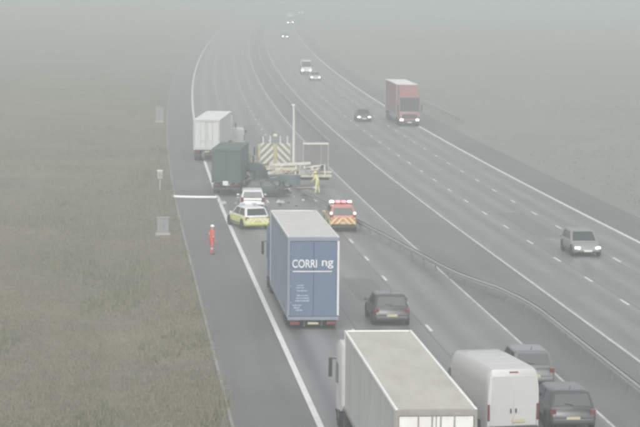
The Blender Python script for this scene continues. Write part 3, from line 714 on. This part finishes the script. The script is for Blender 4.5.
MB().loft(rings).build('crushed_shell', wm, wk, smooth=25)
for k in range(6):
    c = Vector((random.uniform(-.8, .8), -1.0 + random.uniform(-.15, .1), random.uniform(.7, 1.9))); a_, b_ = random.uniform(.18, .4), random.uniform(.1, .3)
    MB().slab([c + Vector((-a_, random.uniform(-.2, .1), -b_)), c + Vector((a_, random.uniform(-.2, .1), -b_*.5)), c + Vector((a_*.7, random.uniform(-.25, .1), b_)), c + Vector((-a_*.8, random.uniform(-.2, .1), b_*.8))], .025).build('torn_panel', (wm, mat('bare_torn_metal', (.42, .45, .46)), M_DARK)[k % 3], wk)
for s in (-1, 1): wheel(wk, s*.85, .35, .48, .32)
for k in range(4): MB().tube([(random.uniform(-.7, .7), -.8, random.uniform(.5, 1.4)), (random.uniform(-.9, .9), -1.25, random.uniform(.5, 1.6)), (random.uniform(-1.2, 1.2), -1.45, random.uniform(.1, 1.2))], .035, 6).build('bent_bar', M_STEEL, wk)

# ------------------------------------------------------------------ wrecked flatbed trailer across lanes two and three
tc_ = px(296, 187.5); TA = math.radians(-86)
ft = thing('flatbed_trailer', 'wrecked flatbed trailer lying across the lanes with upright mast and empty end frame', 'trailer', (tc_.x, tc_.y, 0), TA + 0.0)
# local: +y points to the right of the picture, -x faces away from ... x>0 towards the camera
pale = mat('pale_yellow_steel', (.60, .57, .44), .5, vary=.15, dirt=.35)
palew = mat('pale_white_steel', (.68, .67, .60), .45, vary=.1, dirt=.25)
dkteal = mat('dark_teal_sheet', (.07, .105, .11), .6, vary=.2)
rust = mat('dusty_pink_steel', (.42, .34, .31), .6, vary=.15, dirt=.3)
B((0, .1, 1.02), (2.1, 5.4, .16)).build('deck', rust, ft, bevel=.02)
for xx in (1.08, -1.08): B((xx, .1, 1.06), (.08, 5.5, .22)).build('side_rail', pale, ft, bevel=.02)
B((.55, -.55, 1.98), (.22, 3.4, .22), (0.045, 0, 0)).build('beam', palew, ft, bevel=.02)
B((.75, -1.2, 1.60), (.2, 3.0, .26), (-0.03, 0, .05)).build('beam', pale, ft, bevel=.02)
B((.2, 1.35, 1.75), (.2, 2.1, .18), (.10, 0, .1)).build('beam', palew, ft, bevel=.02)
B((.85, .95, 1.42), (.18, 1.6, .16), (.14, 0, .0)).build('beam', pale, ft, bevel=.02)
for yy in (-2.3, -1.3, -.1, .25, .6, 1.3, 2.3): B((.95, yy, 1.50), (.09, .12, .80), (random.uniform(-.12, .12), 0, 0)).build('stake', palew, ft, bevel=.01)
for yy in (-1.9, -.9, .1, 1.1, 2.1): B((0, yy, .90), (2.0, .12, .12)).build('cross_member', M_CHASSIS, ft)
for s in (-1, 1):
    for yy in (-1.7, -.75): wheel(ft, s*.86, yy, .42, .30)
    B((s*.45, .1, .78), (.12, 5.2, .22)).build('chassis_rail', M_CHASSIS, ft)
# end frame: rectangle of thin steel, standing on the right end
fy0, fy1, fx = .55, 2.70, -.3
B((fx, (fy0 + fy1)/2, 3.62), (.10, fy1 - fy0, .16)).build('frame_top_bar', palew, ft, bevel=.01)
for yy in (fy1 - .04, fy0 + .06): B((fx, yy, 2.32), (.07, .08, 2.46)).build('frame_upright', M_STEEL, ft, bevel=.01)
B((fx - .06, (fy0 + fy1)/2, 2.40), (.03, fy1 - fy0 - .1, 2.2)).build('frame_panel', mat('frame_panel_grey', (.19, .185, .18), .7, vary=.15, dirt=.3), ft)
B((fx, fy1 - .62, 2.32), (.05, .06, 2.46)).build('frame_upright', M_STEEL, ft)
B((fx, (fy0 + fy1)/2, 1.28), (.10, fy1 - fy0 + .5, .12)).build('frame_bottom_bar', palew, ft, bevel=.01)
for i in range(16):
    yy, xx, zz = random.uniform(-2.5, 2.2), random.uniform(.1, 1.15), random.uniform(1.15, 1.85); a_, b_ = random.uniform(.15, .45), random.uniform(.08, .3)
    t1, t2 = random.uniform(-.25, .25), random.uniform(-.3, .3)
    MB().slab([(xx, yy - a_, zz - b_ + t1*.3), (xx + t1*.4, yy + a_, zz - b_*.6), (xx + t1, yy + a_*.8, zz + b_), (xx + t2, yy - a_*.9, zz + b_*.7)], .03).build('torn_panel', (rust, pale, palew, M_STEEL, dkteal)[i % 5], ft)
for i in range(7):
    yy = random.uniform(-2.6, 2.0); p0 = Vector((random.uniform(.3, 1.1), yy, random.uniform(1.1, 1.5)))
    MB().tube([p0, p0 + Vector((random.uniform(-.2, .3), random.uniform(.3, .9), random.uniform(-.1, .5))), p0 + Vector((random.uniform(-.2, .5), random.uniform(.9, 1.6), random.uniform(-.5, .4)))], .045, 6).build('bent_bar', (palew, rust)[i % 2], ft)
MB().loft([[Vector((1.17 + .06*math.sin(7*t), -2.6 + 2.9*t, 1.15)) for t in np.linspace(0, 1, 9)] + [Vector((1.13, -2.6 + 2.9*t, 1.15)) for t in np.linspace(1, 0, 9)],
           [Vector((1.19 + .09*math.sin(9*t + 1), -2.6 + 2.9*t, .45 + .18*math.sin(5*t))) for t in np.linspace(0, 1, 9)] + [Vector((1.12, -2.6 + 2.9*t, .45 + .18*math.sin(5*t))) for t in np.linspace(1, 0, 9)]]).build('hanging_tarpaulin', dkteal, ft)
# mast
MB().tube([(-.2, -.22, 1.1), (-.2, -.22, 2.3)], .17, 10).build('mast_base', pale, ft, smooth=40)
MB().tube([(-.2, -.22, 2.2), (-.2, -.21, 4.4), (-.2, -.22, 5.9), (-.2, -.26, 6.75)], [.12, .11, .095, .08], 10).build('mast', palew, ft, smooth=40)
MB().box((-.2, -.26, 6.80), (.22, .34, .12)).build('mast_head', palew, ft, bevel=.02)

# ------------------------------------------------------------------ loose things on the road
a, b = px(173.5, 198.5), px(217, 199.2)
o = thing('white_pole', 'long white pole lying across the hard shoulder left of the dark green lorry', 'pole', ((a.x + b.x)/2, (a.y + b.y)/2, 0))
c0 = Vector(o.location)
pts = [a + (b - a)*t - c0 + Vector((0, .25*(2*t - 1)**2, .13)) for t in (0, .12, .3, .5, .7, .9, 1)]
MB().tube(pts, .11, 10).build('shaft', mat('white_pole_paint', (.80, .80, .79), .4, vary=.04), o, smooth=50)
for e in (pts[0], pts[-1]): MB().tube([e - Vector((.07, 0, 0)), e + Vector((.07, 0, 0))], .13, 10).build('end_cap', M_STEEL, o, smooth=50)

a, b = px(297, 189.5), px(315.5, 188.0, .95)
m_ = thing('loose_beam', 'pale beam tilted up beside the worker in yellow', 'beam', (a.x, a.y, 0))
v = Vector((b.x, b.y, .95)) - Vector((a.x, a.y, 0))
MB().tube([Vector((0, 0, .1)), v], .11, 4).build('beam_bar', rust, m_)
MB().tube([v*.92, v*1.02], .14, 4).build('beam_end', palew, m_)

dz = mat('debris_metal', (.45, .46, .46), .5, dirt=.4); dzd = mat('debris_dark', (.07, .07, .07), .7)
for i, (x, y, s, lab) in enumerate(((262, 206, .5, 'torn pale panel on the road between white car and wrecked hatchback'), (281, 203, .4, 'small pale debris scrap in front of the wrecked hatchback'), (306, 196, .45, 'dark debris scrap on the road left of the worker in yellow'), (222.5, 204, .4, 'grey debris scrap at the near corner of the dark green lorry'))):
    q = px(x, y); mb = MB()
    mb.loft([[Vector((s*math.cos(t)*random.uniform(.6, 1.1), s*math.sin(t)*random.uniform(.5, 1), .02)) for t in np.linspace(0, 2*PI, 8)[:-1]],
             [Vector((s*.7*math.cos(t)*random.uniform(.5, 1.1), s*.7*math.sin(t)*random.uniform(.5, 1), .22*random.uniform(.6, 1.4))) for t in np.linspace(0, 2*PI, 8)[:-1]]])
    tag(mb.build('debris', dzd if i == 2 else dz, None, loc=(q.x, q.y, 0)), lab, 'debris', 'crash debris on the road')

for i in range(14):                       # scattered small scraps nobody could tell apart
    q = px(random.uniform(246, 326), random.uniform(197, 208)) if i % 3 else px(random.uniform(232, 262), random.uniform(196, 204))
    s_ = random.uniform(.08, .24); mb = MB()
    ang = sorted(random.uniform(0, 2*PI) for _ in range(6))
    mb.loft([[Vector((s_*math.cos(t), s_*.7*math.sin(t), .008)) for t in ang], [Vector((s_*.8*math.cos(t), s_*.6*math.sin(t), random.uniform(.03, .12))) for t in ang]])
    tag(mb.build('debris_scrap', (dz, dzd, palew)[i % 3], None, loc=(q.x, q.y, 0)), 'tiny scrap of crash debris scattered on the road in front of the wreckage', 'debris', 'tiny crash debris scraps')

# ------------------------------------------------------------------ roadside furniture on the left verge
def cabinet(label, q, w_, d_, h_, m):
    r = thing('roadside_cabinet', label, 'cabinet', (q.x, q.y, -.35 if q.z == 0 else q.z), head(q.y), 'roadside cabinets')
    B((0, 0, .2), (w_ + .2, d_ + .2, .5)).build('plinth', mat('concrete_plinth', (.40, .39, .37), .85), r, bevel=.02)
    B((0, 0, .42 + h_/2), (w_, d_, h_)).build('case', m, r, bevel=.02)
    B((0, 0, .42 + h_ + .03), (w_ + .08, d_ + .08, .07)).build('lid', m, r, bevel=.02)
    for s in (-1, 1):
        dr = B((s*w_*.245, -d_/2 - .01, .42 + h_/2), (w_*.45, .03, h_*.88)).build('cabinet_door', m, r, bevel=.01)
    B((.05, -d_/2 - .04, .42 + h_*.5), (.03, .04, .14)).build('door_handle', M_DARK, r)
mcab = mat('grey_cabinet', (.27, .28, .27), .55, dirt=.35, dirt_col=(.16, .16, .14))
cabinet('low grey roadside cabinet on the verge level with the slanted patrol car', px(163, 234), .78, .5, 1.0, mcab)
cabinet('tall grey roadside cabinet on the verge beyond the white box lorry', px(159.5, 122), .9, .5, 1.7, mcab)
q = px(160, 189)
ph = thing('emergency_phone', 'pale emergency telephone post on the verge level with the dark green lorry', 'telephone', (q.x, q.y, -.3), head(q.y))
B((0, 0, .62), (.12, .12, 1.15)).build('post', M_STEEL, ph, bevel=.01)
B((0, 0, 1.45), (.42, .34, .62)).build('phone_housing', mat('phone_grey', (.45, .45, .40), .5), ph, bevel=.05)
B((0, 0, 1.80), (.5, .42, .09)).build('hood', mat('phone_white', (.74, .73, .66), .45), ph, bevel=.03)
B((0, -.175, 1.45), (.28, .02, .40)).build('door', mat('phone_door', (.30, .30, .27), .5), ph)

# ------------------------------------------------------------------ people
def person(name, label, loc, rz, joints_kind, jacket, trousers, head_m, bands=None, h=1.78, bulk=1.0):
    root = thing(name, label, 'person', loc, rz)
    # x = right, y = forward
    J = {'pelvis': ((0, 0, .95), .150), 'belly': ((0, .0, 1.10), .150), 'chest': ((0, .02, 1.34), .165), 'neck0': ((0, .01, 1.50), .075), 'neck': ((0, .02, 1.56), .062), 'head': ((0, .04, 1.66), .088), 'crown': ((0, .03, 1.74), .078)}
    E = [('pelvis', 'belly'), ('belly', 'chest'), ('chest', 'neck0'), ('neck0', 'neck'), ('neck', 'head'), ('head', 'crown')]
    for s, nme in ((-1, 'l'), (1, 'r')):
        st = {'l': .10, 'r': -.06}[nme] if joints_kind != 'reach' else {'l': .16, 'r': -.12}[nme]
        J.update({nme + 'hip': ((s*.10, 0, .90), .115), nme + 'knee': ((s*.12, st*.7 + .03, .50), .078), nme + 'ank': ((s*.13, st*.9 - .02, .10), .055), nme + 'toe': ((s*.14, st*.9 + .17, .045), .045),
                  nme + 'sh': ((s*.19, .01, 1.42), .082)})
        E += [('pelvis', nme + 'hip'), (nme + 'hip', nme + 'knee'), (nme + 'knee', nme + 'ank'), (nme + 'ank', nme + 'toe'), ('chest', nme + 'sh')]
        if joints_kind == 'reach':
            el, wr = Vector((s*.24, .24, 1.22)), Vector((s*.14, .47, 1.08))
        else:
            el, wr = (Vector((s*.27, -.04, 1.14)), Vector((s*.28, .10, .92))) if s > 0 else (Vector((s*.28, .03, 1.15)), Vector((s*.22, .20, 1.02)))
        J[nme + 'el'] = (el, .058); J[nme + 'wr'] = (wr, .042)
        fd = (wr - el).normalized(); J[nme + 'palm'] = (wr + fd*.07, .036)
        E += [(nme + 'sh', nme + 'el'), (nme + 'el', nme + 'wr'), (nme + 'wr', nme + 'palm')]
        sx = Vector((1, 0, 0))
        for k in range(4):
            base = wr + fd*.11 + sx*(k - 1.5)*.021; ln = (.062, .075, .07, .052)[k]
            J['%sf%d' % (nme, k)] = (base, .0095); J['%sg%d' % (nme, k)] = (base + fd*ln*.6, .009); J['%sh%d' % (nme, k)] = (base + fd*ln*.85 + Vector((0, 0, -.028)), .008)
            E += [(nme + 'palm', '%sf%d' % (nme, k)), ('%sf%d' % (nme, k), '%sg%d' % (nme, k)), ('%sg%d' % (nme, k), '%sh%d' % (nme, k))]
        th = wr + fd*.05 - sx*s*.045; J[nme + 't0'] = (th, .011); J[nme + 't1'] = (th + fd*.05 - sx*s*.012, .0095)
        E += [(nme + 'wr', nme + 't0'), (nme + 't0', nme + 't1')]
    names = list(J); idx = {k: i for i, k in enumerate(names)}
    lean = Matrix.Rotation(-.22 if joints_kind == 'reach' else -.03, 3, 'X')
    def pose(p):
        p = Vector(p)
        return (lean @ (p - Vector((0, 0, .95))) + Vector((0, 0, .95))) if p.z > .93 else p
    me = bpy.data.meshes.new('body'); me.from_pydata([tuple(pose(J[k][0])*(h/1.80)) for k in names], [(idx[a], idx[b]) for a, b in E], [])
    o = bpy.data.objects.new('body', me); COL.objects.link(o)
    md = o.modifiers.new('skin', 'SKIN'); md.use_smooth_shade = True
    sv = me.skin_vertices[0].data
    for k in names: sv[idx[k]].radius = (J[k][1]*(bulk if J[k][1] > .05 and k not in ('head', 'crown', 'neck') else 1.0),)*2; sv[idx[k]].use_root = (k == 'pelvis')
    ss = o.modifiers.new('sub', 'SUBSURF'); ss.levels = 1; ss.render_levels = 1
    dgp = bpy.context.evaluated_depsgraph_get(); nm = bpy.data.meshes.new_from_object(o.evaluated_get(dgp)); nm.name = 'body'
    bpy.data.objects.remove(o)
    skin = mat('skin', (.50, .34, .27), .55)
    nm.materials.clear()
    for mm in (jacket, trousers, skin, bands or jacket, M_DARK): nm.materials.append(mm)
    wr = [pose(J[s + 'palm'][0])*(h/1.8) for s in 'lr']
    for pl in nm.polygons:
        c = pl.center; k = 0
        if c.z < .09: k = 4
        elif c.z < .96*h/1.8 and abs(c.x) < .22: k = 1
        if c.z > 1.545*h/1.8: k = 2
        if min((c - w_).length for w_ in wr) < .105: k = 2
        if k == 0 and (1.14 < c.z < 1.20 or 1.30 < c.z < 1.35): k = 3
        if k == 1 and .34 < c.z < .41: k = 3
        pl.material_index = k; pl.use_smooth = True
    link('body', nm, root)
    # face and headgear, in the leaned frame
    def hp(x, y, z): return pose((x, y, z))*(h/1.8)
    for s in (-1, 1):
        B(hp(s*.032, .122, 1.675), (.022, .012, .012)).build('eye', M_DARK, root)
        B(hp(s*.088, .035, 1.655), (.02, .04, .06)).build('ear', skin, root, bevel=.006)
    B(hp(0, .135, 1.645), (.024, .03, .045)).build('nose', skin, root, bevel=.006)
    B(hp(0, .118, 1.605), (.05, .012, .012)).build('mouth', mat('lips', (.35, .18, .15), .5), root)
    rings = []
    for z, rr in ((1.695, .112), (1.73, .118), (1.77, .108), (1.805, .078), (1.825, .03)):
        rings.append([hp(rr*math.cos(2*PI*j/14), .03 + rr*1.12*math.sin(2*PI*j/14), z) for j in range(14)])
    MB().loft(rings).build('helmet', head_m, root, smooth=50)
    MB().loft([[hp(.135*math.cos(2*PI*j/14), .045 + .155*math.sin(2*PI*j/14), 1.692) for j in range(14)], [hp(.118*math.cos(2*PI*j/14), .035 + .13*math.sin(2*PI*j/14), 1.708) for j in range(14)]]).build('helmet_brim', head_m, root, smooth=50)
    return root
orange = mat('orange_red_workwear', (.62, .10, .085), .8, vary=.15, scale=6)
band = mat('reflective_band', (.70, .68, .62), .35)
q = px(211.5, 254.5)
person('person', 'person in red-orange workwear and white helmet standing on the hard shoulder', (q.x, q.y, 0), -math.radians(62), 'stand', orange, orange, mat('white_helmet', (.80, .78, .76), .4), band, 1.84, 1.12)
hiv = mat('yellow_workwear', (.66, .65, .28), .8, vary=.1, scale=6)
q = px(317.5, 194)
person('person', 'worker in yellow high-visibility workwear bending at the end of the tilted beam', (q.x, q.y, 0), math.radians(78), 'reach', hiv, hiv, mat('pale_yellow_helmet', (.74, .72, .40), .4), band, 1.82, 1.22)

# ------------------------------------------------------------------ rough grass and scrub (uncountable)
def blades(name, pts, hmin, hmax, width, per, mats):
    P = np.asarray(pts); N = len(P)*per
    base = np.repeat(P, per, 0) + np.c_[rng.normal(0, .16, (N, 2)), np.zeros(N)]
    hgt = rng.uniform(hmin, hmax, N); a = rng.uniform(0, 2*PI, N); ln = rng.normal(0, .35, (N, 2))*hgt[:, None]
    dx = np.c_[np.cos(a), np.sin(a), np.zeros(N)]*width
    tip = base + np.c_[ln, hgt]
    V = np.stack([base - dx, base + dx, tip], 1).reshape(-1, 3)
    me = bpy.data.meshes.new(name); me.from_pydata(V.tolist(), [], np.arange(3*N).reshape(-1, 3).tolist())
    for m in mats: me.materials.append(m)
    me.polygons.foreach_set('material_index', rng.integers(0, len(mats), N).astype('i'))
    return stuff(link(name, me))
gm = [mat('grass_dry', (.245, .225, .155), .9), mat('grass_green', (.165, .17, .125), .9), mat('grass_pale', (.225, .21, .15), .9), mat('grass_dull', (.19, .182, .145), .9)]
pts = []
for _ in range(60000):
    Y = 1/rng.uniform(1/420, 1/78); u = -HS - .5 - abs(rng.exponential(11))
    if u < -75: continue
    q = road(Y, u)
    dens = noise.noise(Vector((q.x*.09, q.y*.035, 3.0))) + .5*noise.noise(Vector((q.x*.35, q.y*.14, 9)))
    if dens < rng.uniform(-.75, .25) or q.x/q.y < -.17: continue
    pts.append((q.x, q.y, zprof(u, Y) - .03))
for _ in range(2600):                         # tufts creeping over the shoulder's edge
    Y = 1/rng.uniform(1/300, 1/78); u = -HS - .25 + rng.normal(0, .22)
    if noise.noise(Vector((Y*.25, 2.0, 7.0))) + rng.normal(0, .15) < .05: continue
    q = road(Y, u); pts.append((q.x, q.y, -.04))
o = blades('rough_grass', pts, .05, .21, .022, 6, gm); tag(o, 'rough tufted yellowish grass on the left verge', 'grass')
wp = [p_ for p_ in pts if noise.noise(Vector((p_[0]*.22, p_[1]*.09, 33.0))) > .22 and rng.random() < .5]
o = blades('tall_weeds', wp, .25, .62, .020, 3, [mat('weed_stalk', (.25, .225, .165), .9), mat('weed_leaf', (.15, .165, .105), .9)]); tag(o, 'taller straggling weeds in patches on the left verge', 'weeds')
pts = []
for _ in range(9000):
    Y = 1/rng.uniform(1/800, 1/150); u = U_OO + HS + 1.5 + abs(rng.exponential(16))
    if u > 110: continue
    q = road(Y, u)
    if q.x/q.y > .17: continue
    if noise.noise(Vector((q.x*.06, q.y*.02, 13.0))) < rng.uniform(-.4, .4): continue
    pts.append((q.x, q.y, zprof(u, Y) - .03))
o = blades('rough_grass', pts, .08, .22, .05, 5, [mat('bank_grass_grey', (.225, .23, .20), .9), mat('bank_grass_pale', (.26, .26, .225), .9), mat('bank_grass_green', (.19, .205, .165), .9)]); tag(o, 'rough grass on the bank right of the far carriageway', 'grass')
# ------------------------------------------------------------------ haze: one closed box of even air
hz = MB().box((0, 1400, 9.5), (4200, 3500, 31)).build('haze', bpy.data.materials.new('haze_air'))
hm = hz.data.materials[0]; hm.use_nodes = True; t = hm.node_tree
for nd in list(t.nodes):
    if nd.type == 'BSDF_PRINCIPLED': t.nodes.remove(nd)
pv = t.nodes.new('ShaderNodeVolumePrincipled'); pv.inputs['Density'].default_value = HAZE_DENSITY
pv.inputs['Color'].default_value = (.645, .69, .68, 1); pv.inputs['Anisotropy'].default_value = 0.0
om = [nd for nd in t.nodes if nd.type == 'OUTPUT_MATERIAL'][0]; t.links.new(pv.outputs[0], om.inputs['Volume'])
stuff(hz); tag(hz, 'pale grey misty haze over the whole motorway', 'haze')
